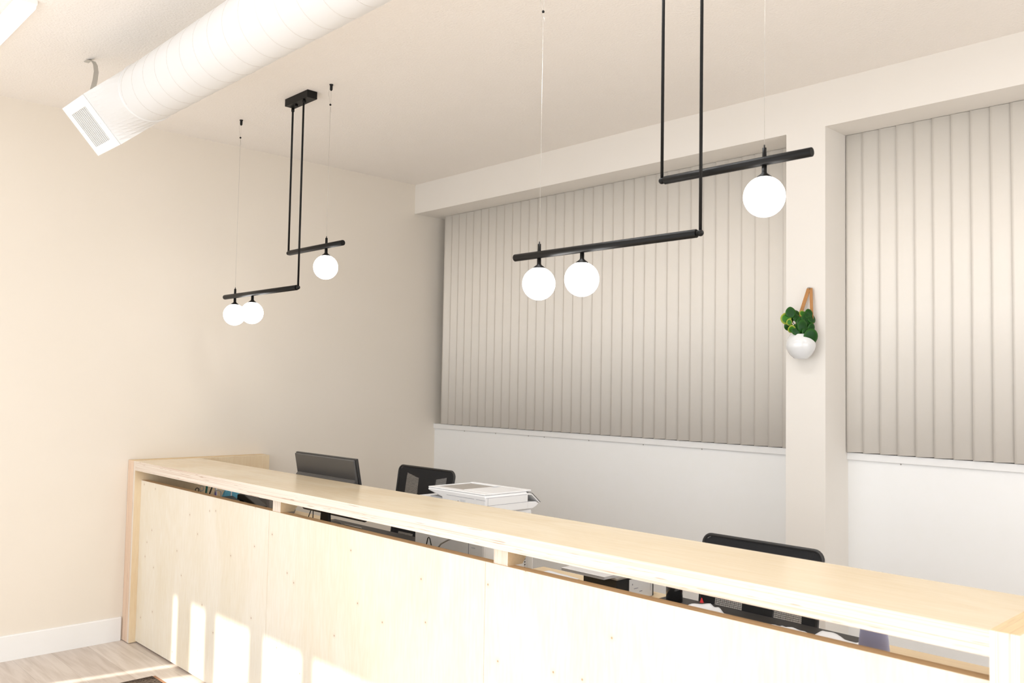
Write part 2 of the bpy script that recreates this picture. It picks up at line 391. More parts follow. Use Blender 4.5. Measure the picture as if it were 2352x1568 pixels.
# boot: rotated square to round
hw = .129
def sqpt(x, a, h=hw):
    c, s = math.cos(a), math.sin(a); m_ = max(abs(c), abs(s)); return Vector((x, 0, 0))+axis+(N*c+T*s)*(h/m_)
def endpt(x, a):
    c, q = math.cos(a), math.sin(a); m_ = max(abs(c), abs(q)); c /= m_; q /= m_
    if abs(abs(c)-1) < 1e-6: nn, tt = math.copysign(math.cos(q*math.pi/2), c), math.sin(q*math.pi/2)
    else: nn, tt = 0, math.copysign(1, q)
    return Vector((x, 0, 0))+axis+(N*nn+T*tt)*dr
XG1, XG0 = 1.447, 1.180
bm = B()
NS = 64
secs = []
angs = sorted({2*math.pi*k/NS for k in range(NS)} | {math.pi/4+math.pi/2*k for k in range(4)})
for s in (0, .25, .5, .75, 1):
    x = XG1+(X0-XG1)*s
    secs.append([bm.verts.new(sqpt(x, a)*(1-s)+endpt(x, a)*s) for a in angs])
n_ = len(angs)
for a_, b_ in zip(secs, secs[1:]):
    for k in range(n_): bm.faces.new((a_[k], a_[(k+1)%n_], b_[(k+1)%n_], b_[k]))
# square end behind the grille
e0 = [bm.verts.new(sqpt(XG0, a)) for a in angs]
for k in range(n_): bm.faces.new((e0[k], e0[(k+1)%n_], secs[0][(k+1)%n_], secs[0][k]))
bm.faces.new(e0[::-1]); bm.faces.new(secs[-1])
bmesh.ops.remove_doubles(bm, verts=bm.verts, dist=1e-5); obj('boot', bm, M_duct, t)
# grille: frame proud of the face
def gp(x, s, h): return Vector((x, 0, 0))+axis+N*h+T*s
def gbox(bm, x0, x1, s0, s1, h0, h1, mi=0):
    v = [bm.verts.new(gp(x, s, h)) for h in (h0, h1) for x, s in ((x0, s0), (x1, s0), (x1, s1), (x0, s1))]
    for q in ((0,1,2,3),(7,6,5,4),(0,4,5,1),(1,5,6,2),(2,6,7,3),(3,7,4,0)): bm.faces.new([v[i] for i in q]).material_index = mi
bm = B(); g0, g1 = XG0-.014, XG1-.004; s0, s1 = -.1275, .1285; o0, o1, q0, q1 = g0+.045, g1-.045, s0+.045, s1-.04
h0, h1 = hw, hw+.010
gbox(bm, g0, o0, s0, s1, h0, h1); gbox(bm, o1, g1, s0, s1, h0, h1); gbox(bm, o0, o1, s0, q0, h0, h1); gbox(bm, o0, o1, q1, s1, h0, h1)
gr = obj('grille_frame', bm, M_grille, t, bevel=.0025)
bm = B(); gbox(bm, o0, o1, q0, q1, hw+.0005, hw+.0012); obj('grille_dark_sheet', bm, mat('grille_shade', (.07, .065, .065), .9), t)  # dark sheet paints the shade behind the slats; the boot face is solid
for k in range(9):
    bm = B(); x = o0+(o1-o0)*(k+.75)/9.4; gbox(bm, x-.0024, x+.0024, q0, q1, hw+.001, hw+.008); obj('slat', bm, M_grille, t)
for s in ((g0+.022), (g1-.018)):
    bm = B(); p = gp(s, .01, hw+.010); tube(bm, [p, p+N*.0015], .0025, 8); obj('screw', bm, M_duct, gr)
# bent strap to the ceiling
bm = B(); M_strap = mat('galvanised_strap', (.52, .50, .46), .5, metal=.3)
path = [(.905, -.625, ZC-.002), (.955, -.625, ZC-.003), (.998, -.62, 3.184), (1.031, -.62, 3.156), (1.128, -.645, 3.090), (1.226, -.68, 3.014), (1.327, -.72, 2.937)]
va = [bm.verts.new(Vector(p)+Vector((0, -.011, 0))) for p in path]; vb = [bm.verts.new(Vector(p)+Vector((0, .011, 0))) for p in path]
vc = [bm.verts.new(v.co+Vector((.002, 0, -.002))) for v in va]; vd = [bm.verts.new(v.co+Vector((.002, 0, -.002))) for v in vb]
n_ = len(path)
for k in range(n_-1):
    bm.faces.new((va[k], va[k+1], vb[k+1], vb[k])); bm.faces.new((vc[k+1], vc[k], vd[k], vd[k+1]))
    bm.faces.new((va[k+1], va[k], vc[k], vc[k+1])); bm.faces.new((vb[k], vb[k+1], vd[k+1], vd[k]))
obj('hanger_strap', bm, M_strap, t)

# ---------------------------------------------------------------- LED batten on the ceiling
t = thing('batten_light', (.97, -1.05, ZC), 'bright white linear light fitting under the ceiling beside the duct', 'ceiling light')
bm = B(); box(bm, (.30, -1.09, 3.185), (1.51, -1.012, ZC)); obj('housing', bm, M_grille, t)
bm = B(); box(bm, (.303, -1.087, 3.165), (1.507, -1.015, 3.186), bevel=.006); obj('diffuser', bm, M_led, t)

# ---------------------------------------------------------------- pendants
YL, YU = .38, .42
CX = 5.5451
def lowx(a): return CX+(a-CX)*2.417/2.437
def upx(a): return CX+(a-CX)*2.457/2.437
def lowz(z): return 1.6+(z-1.6)*2.417/2.437
def upz(z): return 1.6+(z-1.6)*2.457/2.437
ZU, ZL = upz(2.322), lowz(2.121)
XA, XB = upx(1.166), lowx(1.283)
def pendant():
    t = thing('pendant_light', (1.27, .40, ZC), 'black two-bar pendant with three white globes, farther one near the left wall', 'pendant light', 'matching black bar pendants')
    bm = B(); box(bm, (1.127, .370, ZC-.042), (1.372, .432, ZC), bevel=.0015); can = obj('canopy', bm, M_black, t)
    for x, y in ((1.205, .40), (1.292, .40)):
        bm = B(); lathe(bm, [(0, 0), (.0085, 0), (.0085, -.008), (.006, -.011), (0, -.011)], (x, y, ZC-.042), 16)
        obj('knurled_nut', bm, M_black, can)
    for x, y, z in ((XA, YU, ZU), (XB, YL, ZL)):
        bm = B(); tube(bm, [(x, y, z), (x, y, ZC-.055), (x, y, ZC-.042)], [.0056, .0056, .0056], 16)
        lathe(bm, [(.0056, -.02), (.009, -.018), (.009, 0), (0, 0)], (x, y, ZC-.042), 16)
        obj('stem_rod', bm, M_black, t)
        bm = B(); bmesh.ops.create_icosphere(bm, subdivisions=3, radius=.0115, matrix=Matrix.Translation((x, y, z)))
        for fc in bm.faces: fc.smooth = True
        sg = 1 if z == ZU else -1
        tube(bm, [(x, y, z), (x+sg*.022, y, z)], .008, 14); obj('elbow_joint', bm, M_black, t)
    # bars
    def bar(x0, x1, y, z):
        bm = B(); d = 1 if x1 > x0 else -1
        tube(bm, [(x0, y, z), (x0+d*.0015, y, z), (x1-d*.001, y, z), (x1, y, z)], [.0130, .0145, .0145, .0135], 28); obj('bar', bm, M_black, t)
    bar(XA+.012, upx(1.722), YU, ZU)
    bar(XB-.014, lowx(.392), YL, ZL)
    def globe(x, y, zb, wire):
        zc = zb-.0145
        bm = B(); lathe(bm, [(0, 0), (.008, 0), (.008, -.022), (.010, -.026), (.023, -.036), (.0235, -.040), (0, -.040)], (x, y, zc), 24); obj('lamp_holder', bm, M_black, t)
        bm = B(); c = (x, y, zc-.0385-.0615)
        bmesh.ops.create_uvsphere(bm, u_segments=48, v_segments=32, radius=.0648, matrix=Matrix.Translation(c))
        for fc in bm.faces: fc.smooth = True
        obj('glass_globe', bm, M_globe, t)
        if wire:
            bm = B(); lathe(bm, [(0, .052), (.002, .052), (.0025, .044), (.0065, .042), (.0068, .012), (.0068, 0)], (x, y, zb), 16); obj('wire_grip', bm, M_black, t)
            bm = B(); tube(bm, [(x, y, zb+.05), (x+.001, y, ZC-.11)], .0007, 6); 
            tube(bm, [(x+.001, y, ZC-.11), (x+.006, y, ZC-.06), (x+.004, y, ZC-.03)], .0006, 6)
            tube(bm, [(x, y, ZC-.11), (x-.012, y, ZC-.072), (x-.019, y, ZC-.045), (x-.016, y, ZC-.025), (x-.004, y, ZC-.015)], .0006, 6)
            tube(bm, [(x, y, ZC-.11), (x+.004, y, ZC-.135), (x+.011, y, ZC-.155)], .0006, 6)
            obj('support_wire', bm, M_wire, t)
            bm = B(); lathe(bm, [(0, 0), (.0105, 0), (.0105, -.003), (.0075, -.006), (.0075, -.028), (.004, -.034), (0, -.036)], (x+.004, y, ZC), 16); obj('wire_anchor', bm, M_black, t)
            bm = B(); bmesh.ops.create_icosphere(bm, subdivisions=2, radius=.0058, matrix=Matrix.Translation((x, y, ZC-.11))); obj('wire_crimp', bm, M_black, t)
    globe(lowx(.530), YL, ZL, True)
    globe(lowx(.757), YL, ZL, False)
    globe(upx(1.562), YU, ZU, True)
    return t
p1 = pendant()
def dup(root, dx, label):
    q = root.copy(); COL.objects.link(q); q.location.x += dx; q['label'] = label
    for ch in list(root.children):
        c = ch.copy(); COL.objects.link(c); c.parent = q
        for g in ch.children:
            d = g.copy(); COL.objects.link(d); d.parent = c
    return q
dup(p1, 2.593, 'black two-bar pendant with three white globes, nearer one in front of the column')

# ---------------------------------------------------------------- reception desk
H = 1.10; HP = .9817; CT = .0569; DL = 4.8995; TX = .1033; DD = .410; PY = .04; PT = .042
desk = thing('reception_desk', (2.5, .2, 0), 'long pale birch plywood reception desk with a slot under its raised counter', 'desk')
ex = XW+.002
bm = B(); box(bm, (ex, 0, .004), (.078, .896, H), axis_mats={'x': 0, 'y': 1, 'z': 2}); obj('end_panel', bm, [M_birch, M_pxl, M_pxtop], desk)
bm = B(); box(bm, (.0785, 0, .004), (TX, .896, H), axis_mats={'x': 0, 'y': 1, 'z': 2}); obj('end_panel', bm, [M_birch_side, M_px, M_birch_top], desk)
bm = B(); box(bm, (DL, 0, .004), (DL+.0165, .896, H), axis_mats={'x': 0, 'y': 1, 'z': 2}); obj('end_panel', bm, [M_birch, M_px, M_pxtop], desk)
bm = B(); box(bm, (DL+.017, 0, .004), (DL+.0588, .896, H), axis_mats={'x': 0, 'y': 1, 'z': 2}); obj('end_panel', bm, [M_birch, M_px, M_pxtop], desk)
bm = B(); box(bm, (TX, 0, H-CT), (DL, DD, H-.0003), axis_mats={'x': 1, 'y': 1, 'z': 0}); obj('counter', bm, [M_birch_top, M_pz], desk, bevel=.0008)
sx = [TX, 1.709, 3.259, DL]
for a, b in zip(sx, sx[1:]):
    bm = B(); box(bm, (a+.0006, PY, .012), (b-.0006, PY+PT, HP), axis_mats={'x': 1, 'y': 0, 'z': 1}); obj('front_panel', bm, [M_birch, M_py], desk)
for x0, x1 in ((1.728, 1.802), (3.295, 3.365)):
    bm = B(); prism(bm, [(PY+.006, HP), (.118, HP), (.165, H-CT), (PY+.006, H-CT)], x0, x1, plane='yz')
    for fc in bm.faces:
        c = fc.calc_center_median(); fc.material_index = 1 if abs(c.y-(PY+.006)) < .003 else 0
    obj('spacer_block', bm, [M_birch_in, M_px], desk)
for a, b in ((TX+.001, 2.035), (2.66, DL-.001)):
    bm = B(); box(bm, (a, PY+PT+.001, .722), (b, .955, .750), axis_mats={'x': 1, 'y': 1, 'z': 0}); obj('worktop', bm, [M_birch_in, M_pz], desk)
    for x in (a+.02, b-.06):
        bm = B(); box(bm, (x, .12, .004), (x+.04, .90, .722)); obj('support_panel', bm, M_birch_in, desk)

# ---------------------------------------------------------------- entrance mat
t = thing('door_mat', (1.6, -.55, 0), 'dark ribbed entrance mat with a brown rubber edge on the plank floor', 'mat')
bm = B(); x0, x1, y0, y1 = .783, 2.6, -1.0, -.104
box(bm, (x0, y0, 0), (x1, y1, .004)); obj('rubber_border', bm, M_rubber, t, bevel=.002)
bm = B(); box(bm, (x0+.012, y0+.022, .004), (x1-.012, y1-.022, .010)); obj('carpet', bm, M_carpet, t, bevel=.002)

# ---------------------------------------------------------------- monitor (back towards us)
t = thing('monitor', (1.56, .50, .7505), 'black computer monitor seen from behind, its top above the counter', 'monitor')
cx = 1.497
def tilt(p0, ang): return Matrix.Translation(p0) @ Matrix.Rotation(ang, 4, 'X') @ Matrix.Translation(-Vector(p0))
TM = tilt((cx, .50, 1.05), R(11))
w2 = .299
bm = B(); box(bm, (cx-w2, .497, .886), (cx+w2, .512, 1.216), bevel=.003); obj('screen_bezel', bm, M_plastic, t, xf=TM)
bm = B(); box(bm, (cx-w2+.006, .485, .985), (cx+w2-.006, .498, 1.212), bevel=.005); obj('back_shell', bm, M_mon, t, xf=TM)
bm = B(); prism(bm, [(.498, .89), (.485, .893), (.468, .93), (.466, 1.085), (.472, 1.10), (.485, 1.108), (.498, 1.112)], cx-w2+.012, cx+w2-.012, plane='yz')
sh = obj('electronics_housing', bm, M_mon, t, xf=TM, bevel=.004)
bm = B(); prism(bm, [(.484, 1.108), (.4665, 1.09), (.4662, 1.085), (.483, 1.102)], cx-w2+.014, cx+w2-.014, plane='yz'); obj('gloss_strip', bm, M_plasticg, t, xf=TM)
bm = B(); box(bm, (cx-.10, .4645, 1.045), (cx+.02, .4665, 1.072)); obj('port_cover', bm, M_plastic, t, xf=TM, bevel=.001)
bm = B(); prism(bm, [(cx-.055, .758), (cx+.055, .758), (cx+.035, .93), (cx-.035, .93)], .475, .492); obj('stand_neck', bm, M_plastic, t, bevel=.003)
bm = B(); lathe(bm, [(0, .0005), (.115, .0005), (.115, .006), (.105, .010), (0, .012)], (cx, .53, .7546), 40); obj('stand_base', bm, M_plastic, t)
for pts in ([(1.335, .49, .90), (1.325, .48, .86), (1.31, .47, .78), (1.30, .5, .756)], [(1.36, .49, .90), (1.375, .48, .86), (1.40, .47, .80), (1.42, .5, .757)]):
    bm = B(); tube(bm, pts, .0026, 8); obj('cable', bm, M_plastic, t)

# ---------------------------------------------------------------- desk pads, papers and small items on the worktop
ZT = .7504
def slab(name, pts, th, m, z=ZT):
    bm = B(); prism(bm, pts, z, z+th, plane='xy'); return obj(name, bm, m)
tag(slab('desk_pad', [(.86, .55), (1.98, .55), (1.98, .948), (.86, .948)], .004, M_pad), 'dark grey desk pad under the computer monitor', 'desk pad', 'dark desk pads')
tag(slab('desk_pad', [(3.40, .50), (4.26, .50), (4.26, .948), (3.40, .948)], .004, M_pad), 'dark desk pad covered with crumpled papers before the right chair', 'desk pad', 'dark desk pads')
def sheet(name, x0, y0, w, h, rot, z, amp, label, group=None, seed=0):
    rnd = random.Random(seed); bm = B(); n = 14; vs = []
    ph = [rnd.uniform(0, 6) for _ in range(4)]
    for i in range(n+1):
        row = []
        for j in range(n+1):
            a, b = i/n-.5, j/n-.5
            zz = amp*(.5+.5*math.sin(a*7+ph[0])*math.cos(b*5+ph[1])+.3*math.sin(a*13+b*4+ph[2])+.25*math.sin(b*11-a*3+ph[3]))
            row.append(bm.verts.new((w*a, h*b, max(0.0006, zz))))
        vs.append(row)
    for i in range(n):
        for j in range(n): bm.faces.new((vs[i][j], vs[i+1][j], vs[i+1][j+1], vs[i][j+1])).smooth = True
    bm.transform(Matrix.Translation((x0, y0, z)) @ Matrix.Rotation(rot, 4, 'Z'))
    o = obj(name, bm, M_paper); s = o.modifiers.new('thickness', 'SOLIDIFY'); s.thickness = .0006; s.offset = 1
    tag(o, label, 'paper', group); return o
sheet('paper_sheet', 2.84, .835, .21, .12, R(-6), ZT, .002, 'flat white paper on the bare birch worktop by the white file holder', seed=1)
sheet('crumpled_paper', 3.645, .80, .16, .16, R(-28), ZT+.004, .014, 'crumpled white paper on the dark pad beside the black pen cup', 'papers on the right desk pad', 2)
sheet('crumpled_paper', 3.985, .77, .16, .16, R(-20), ZT+.004, .010, 'small scrap of crumpled white paper in the middle of the dark pad', 'papers on the right desk pad', 3)
sheet('crumpled_paper', 4.17, .79, .20, .17, R(-8), ZT+.004, .012, 'wavy white paper on the dark pad touching the blue flask', 'papers on the right desk pad', 4)

# pen cup with contents, left end
t = thing('pen_cup', (.30, .335, ZT), 'clear cup of scissors and a green marker at the left end of the worktop', 'pen cup')
bm = B(); lathe(bm, [(0, .0005), (.036, .0005), (.038, .10), (.035, .10), (.033, .006), (0, .006)], (.30, .335, ZT), 28); obj('cup', bm, M_clear, t)
def loop(name, c, a, b, rad, m, tiltm=0, lab=None, cat=None):
    bm = B(); pts = [(c[0], c[1]+a*math.cos(2*math.pi*k/20), c[2]+b*math.sin(2*math.pi*k/20)) for k in range(21)]
    tube(bm, pts, rad, 8, cap=False); return bm
def stick(name, p, q, rad, m, label, cat):
    bm = B(); tube(bm, [p, q], rad, 12); o = obj(name, bm, m); return tag(o, label, cat)
sc = thing('scissors', (.30, .325, ZT+.02), 'scissors with pale ringed handles standing in the pen cup', 'scissors')
bm = loop('h', (.30, .337, .930), .013, .015, .0028, None); obj('handle', bm, M_clear, sc)
bm = loop('h', (.302, .306, .922), .011, .013, .0028, None); obj('handle', bm, M_plastic, sc)
bm = B(); tube(bm, [(.30, .330, .915), (.30, .325, .765)], [.004, .003], 8); obj('blade', bm, M_wire, sc)
stick('marker', (.295, .352, .762), (.30, .372, .965), .0065, M_teal, 'dark green marker pen standing in the clear cup', 'marker')
stick('pen', (.305, .34, .762), (.31, .405, .955), .0045, M_plastic, 'slim black pen leaning out of the clear cup', 'pen')
stick('highlighter', (.30, .440, ZT+.001), (.30, .428, .932), .0065, M_paper, 'white and violet highlighter standing beside the pen cup', 'highlighter')
stick('violet_pen', (.32, .425, ZT+.001), (.318, .417, .912), .005, M_purple, 'short violet pen beside the white highlighter', 'pen')
# acrylic leaflet stand
t = thing('acrylic_stand', (.33, .45, ZT), 'frosted clear arched stand between the pens and the blue packet', 'stand')
for yy in (.405, .45):
    bm = B(); pts = [(.33, yy, ZT+.001)]+[(.33+.0*k, yy+.022-.022*math.cos(math.pi*k/10), .895+.022*math.sin(math.pi*k/10)) for k in range(11)]+[(.33, yy+.044, ZT+.001)]
    tube(bm, pts, .0035, 8); obj('arch', bm, M_clear, t)
t = thing('blue_packet', (.36, .55, ZT), 'light blue soft packet behind the black desk phone', 'packet')
bm = B(); prism(bm, [(.445, ZT), (.57, ZT), (.575, .90), (.555, .925), (.50, .93), (.455, .915), (.44, .88)], .355, .385, plane='yz'); obj('packet_body', bm, M_sky, t, bevel=.006)
bm = B(); box(bm, (.386, .486, ZT+.01), (.388, .493, .92)); obj('white_band', bm, M_paper, t)
# phone
t = thing('desk_phone', (.58, .50, ZT), 'black desk telephone with tilted handset under the counter slot', 'telephone')
bm = B(); prism(bm, [(.40, ZT), (.62, ZT), (.62, ZT+.02), (.42, .868), (.40, .86)], .46, .70, plane='yz'); obj('phone_body', bm, M_plastic, t, bevel=.004)
bm = B(); prism(bm, [(.405, .868), (.54, .852), (.54, .862), (.405, .886)], .42, .49); obj('handset_end', bm, M_plastic, t, bevel=.004)
bm = B(); prism(bm, [(.52, .875), (.525, .91), (.61, .917), (.65, .905), (.80, .862), (.79, .84), (.70, .865), (.60, .875)], .46, .52); obj('handset', bm, M_plastic, t, bevel=.006)
bm = B(); tube(bm, [(.535, .49, .865), (.54, .49, .925)], .018, 18); obj('earpiece', bm, M_plasticg, t)
t = thing('grey_bag', (.30, .80, ZT), 'grey fabric bag at the back of the left worktop', 'bag')
bm = B(); prism(bm, [(.15, ZT), (.56, ZT), (.55, .88), (.45, .935), (.22, .93), (.14, .87)], .66, .86); obj('bag_body', bm, M_greycloth, t, bevel=.03)
# keyboard-side curved mouse and pen
t = thing('computer_mouse', (.93, .70, ZT+.004), 'dark rounded computer mouse on the left desk pad', 'mouse')
bm = B(); bmesh.ops.create_uvsphere(bm, u_segments=28, v_segments=16, radius=1, matrix=Matrix.Translation((1.08, .80, ZT+.004)) @ Matrix.Diagonal((.034, .055, .034, 1)))
bmesh.ops.bisect_plane(bm, geom=bm.verts[:]+bm.edges[:]+bm.faces[:], plane_co=(0, 0, ZT+.0045), plane_no=(0, 0, -1), clear_outer=True)
for fc in bm.faces: fc.smooth = True
obj('mouse_shell', bm, M_mon, t)
stick('silver_pen', (1.10, .862, ZT+.008), (1.27, .868, ZT+.008), .0035, M_wire, 'thin silver pen lying on the left desk pad', 'pen')

# white file holder at copier side
t = thing('file_holder', (2.97, .62, ZT), 'white metal file holder with a slotted edge, right of the copier', 'file holder')
fy0, fy1 = .60, .66
bm = B(); box(bm, (2.80, .58, ZT), (2.803, .70, .93)); obj('side_plate', bm, M_printer, t)
bm = B(); box(bm, (2.803, .696, ZT), (2.84, .70, .93)); obj('slotted_edge', bm, M_printer, t)
bm = B()
for k in range(14): box(bm, (2.8035, .684, ZT+.012+k*.0125), (2.8042, .690, ZT+.019+k*.0125))
obj('slot', bm, M_dark, t)
# black tray with white card and ribbed paper stack
t = thing('document_tray', (3.30, .72, ZT), 'black document tray with a white printed card on its side', 'tray')
bm = B(); box(bm, (3.17, .66, ZT), (3.345, .90, .845), bevel=.003); obj('tray_body', bm, M_plastic, t)
bm = B(); box(bm, (3.165, .655, .845), (3.35, .905, .851)); obj('tray_lip', bm, M_pgrey, t)
card = B(); box(card, (3.3465, .735, ZT+.002), (3.3485, .885, .836)); ca = obj('printed_card', card, M_paper, t)
bm = B()
for y, z, w, h in ((.752, .815, .005, .006), (.765, .797, .004, .003), (.772, .797, .010, .003), (.785, .797, .006, .003), (.80, .782, .018, .003), (.872, .80, .001, .05)): box(bm, (3.3485, y, z-h/2), (3.3489, y+w, z+h/2))
obj('card_print', bm, M_pline, ca)
bm = B()
for k in range(7): box(bm, (3.10+.002*(k % 2), .60+.003*(k % 3), ZT+.1015+k*.0016-.0), (3.33, .88, ZT+.1027+k*.0016))
tag(obj('paper_stack', bm, M_paper), 'thin stack of white paper lying on the black document tray', 'paper stack')
t = thing('black_cup', (3.47, .868, ZT+.004), 'glossy black pen cup at the back corner of the right pad', 'cup')
bm = B(); lathe(bm, [(0, .0005), (.033, .0005), (.034, .11), (.031, .11), (.030, .006), (0, .006)], (3.47, .868, ZT+.004), 32); obj('cup_body', bm, M_plasticg, t)
bm = B(); bm2 = bmesh.ops.create_cone(bm, cap_ends=True, segments=14, radius1=.008, radius2=.0015, depth=.018, matrix=Matrix.Translation((3.552, .938, ZT+.0131))); tag(obj('red_cone', bm, M_red), 'tiny red cone at the back edge behind the black cup', 'cone')
t = thing('blue_flask', (4.455, .45, ZT), 'lavender blue tapered flask standing near the right end of the worktop', 'flask')
bm = B(); lathe(bm, [(0, .0005), (.047, .0005), (.0485, .006), (.046, .08), (.039, .15), (.034, .20), (.0, .205)], (4.455, .45, ZT), 40); obj('flask_body', bm, M_blue, t)
bm = B(); lathe(bm, [(.0, .204), (.02, .204), (.02, .235), (0, .238)], (4.455, .45, ZT), 24); obj('flask_cap', bm, M_blue, t)

# ---------------------------------------------------------------- copier
t = thing('copier', (2.33, .80, 0), 'white office copier with a grey document feeder standing between the worktops', 'copier')
bm = B(); box(bm, (2.052, .652, .03), (2.572, .962, 1.012), bevel=.012); body = obj('cabinet', bm, M_printer, t)
bm = B(); box(bm, (2.466, .6505, .06), (2.468, .653, 1.0)); obj('cabinet_seam', bm, M_pline, body)
bm = B(); box(bm, (2.486, .6512, .846), (2.512, .6525, .850)); obj('latch', bm, M_plgrey, body)
for x, y in ((2.09, .70), (2.53, .70), (2.09, .92), (2.53, .92)):
    bm = B(); tube(bm, [(x-.012, y, .018), (x+.012, y, .018)], .018, 14); obj('caster', bm, M_plastic, t)
bm = B(); box(bm, (2.052, .655, 1.012), (2.30, .94, 1.046), bevel=.006); obj('output_tray', bm, M_printer, t)
bm = B(); prism(bm, [(2.155, 1.083), (2.264, 1.058), (2.27, 1.028), (2.55, 1.028), (2.55, 1.046), (2.16, 1.046)][:3]+[(2.27, 1.012), (2.58, 1.012), (2.58, 1.084), (2.572, 1.094), (2.155, 1.094)], .65, .925); obj('scanner_body', bm, M_printer, t, bevel=.006)
bm = B(); box(bm, (2.165, .66, 1.046), (2.262, .66+.25, 1.056)); obj('output_shadow', bm, M_plgrey, t)
# lid with recess: rim pieces + floor
zt = 1.094
bm = B(); X_0, X_1, Y_0, Y_1 = 2.155, 2.572, .652, .953
box(bm, (X_0, Y_0, zt), (X_1, .697, zt+.007)); box(bm, (X_0, .925, zt), (X_1, Y_1, zt+.009)); box(bm, (2.37, .697, zt), (X_1, .925, zt+.008)); box(bm, (X_0, .697, zt), (2.163, .925, zt+.007))
obj('feeder_lid', bm, M_printer, t, bevel=.003)
bm = B(); box(bm, (2.163, .697, zt-.001), (2.37, .925, zt+.003)); obj('feeder_tray', bm, M_pgrey, t)
bm = B(); box(bm, (2.377, .862, zt+.008), (2.40, .912, zt+.0085)); obj('feeder_slot', bm, M_plgrey, t)
bm = B(); box(bm, (2.30, .6492, 1.0725), (2.50, .6502, 1.0738)); box(bm, (2.515, .6492, 1.072), (2.578, .6502, 1.0733)); box(bm, (2.5795, .652, 1.0835), (2.5805, .915, 1.0843)); box(bm, (2.5795, .66, 1.0478), (2.5805, .921, 1.0492)); box(bm, (2.5795, .664, 1.049), (2.5805, .665, 1.083))
obj('panel_seam', bm, M_pline, t)
bm = B()
for k in range(7): box(bm, (2.403+k*.0055, .6492, 1.047), (2.4045+k*.0055, .6502, 1.062))
obj('vent_slot', bm, M_plgrey, t)
bm = B(); tube(bm, [(2.387, .6485, 1.052), (2.387, .651, 1.052)], .0022, 10); obj('power_button', bm, M_dark, t)
bm = B(); prism(bm, [(.92, 1.090), (.935, 1.091), (.952, 1.086), (1.008, 1.040), (1.005, 1.035), (.95, 1.078), (.92, 1.080)], 2.30, 2.578, plane='yz'); fl = obj('rear_flap', bm, M_printer, t, bevel=.001)
bm = B(); prism(bm, [(.92, 1.0915), (.935, 1.0925), (.953, 1.0875), (1.010, 1.0405), (1.008, 1.0395), (.952, 1.086), (.935, 1.091), (.92, 1.090)], 2.30, 2.580, plane='yz'); obj('flap_edge', bm, M_dark, fl)
bm = B(); prism(bm, [(.92, 1.012), (.96, 1.012), (.985, 1.022), (1.0, 1.034), (.985, 1.044), (.92, 1.047)], 2.28, 2.576, plane='yz'); obj('rear_shelf', bm, M_printer, t, bevel=.003)
bm = B(); tube(bm, [(2.25, .63, .80), (2.29, .63, .84), (2.34, .635, .866), (2.40, .635, .89), (2.43, .64, .902), (2.455, .645, .90)], .004, 8); obj('cable', bm, M_pgrey, t)
bm = B(); tube(bm, [(2.17, .63, .79), (2.188, .63, .853), (2.196, .63, .858), (2.204, .63, .853), (2.225, .63, .80)], .0028, 8); obj('cable', bm, M_plastic, t)

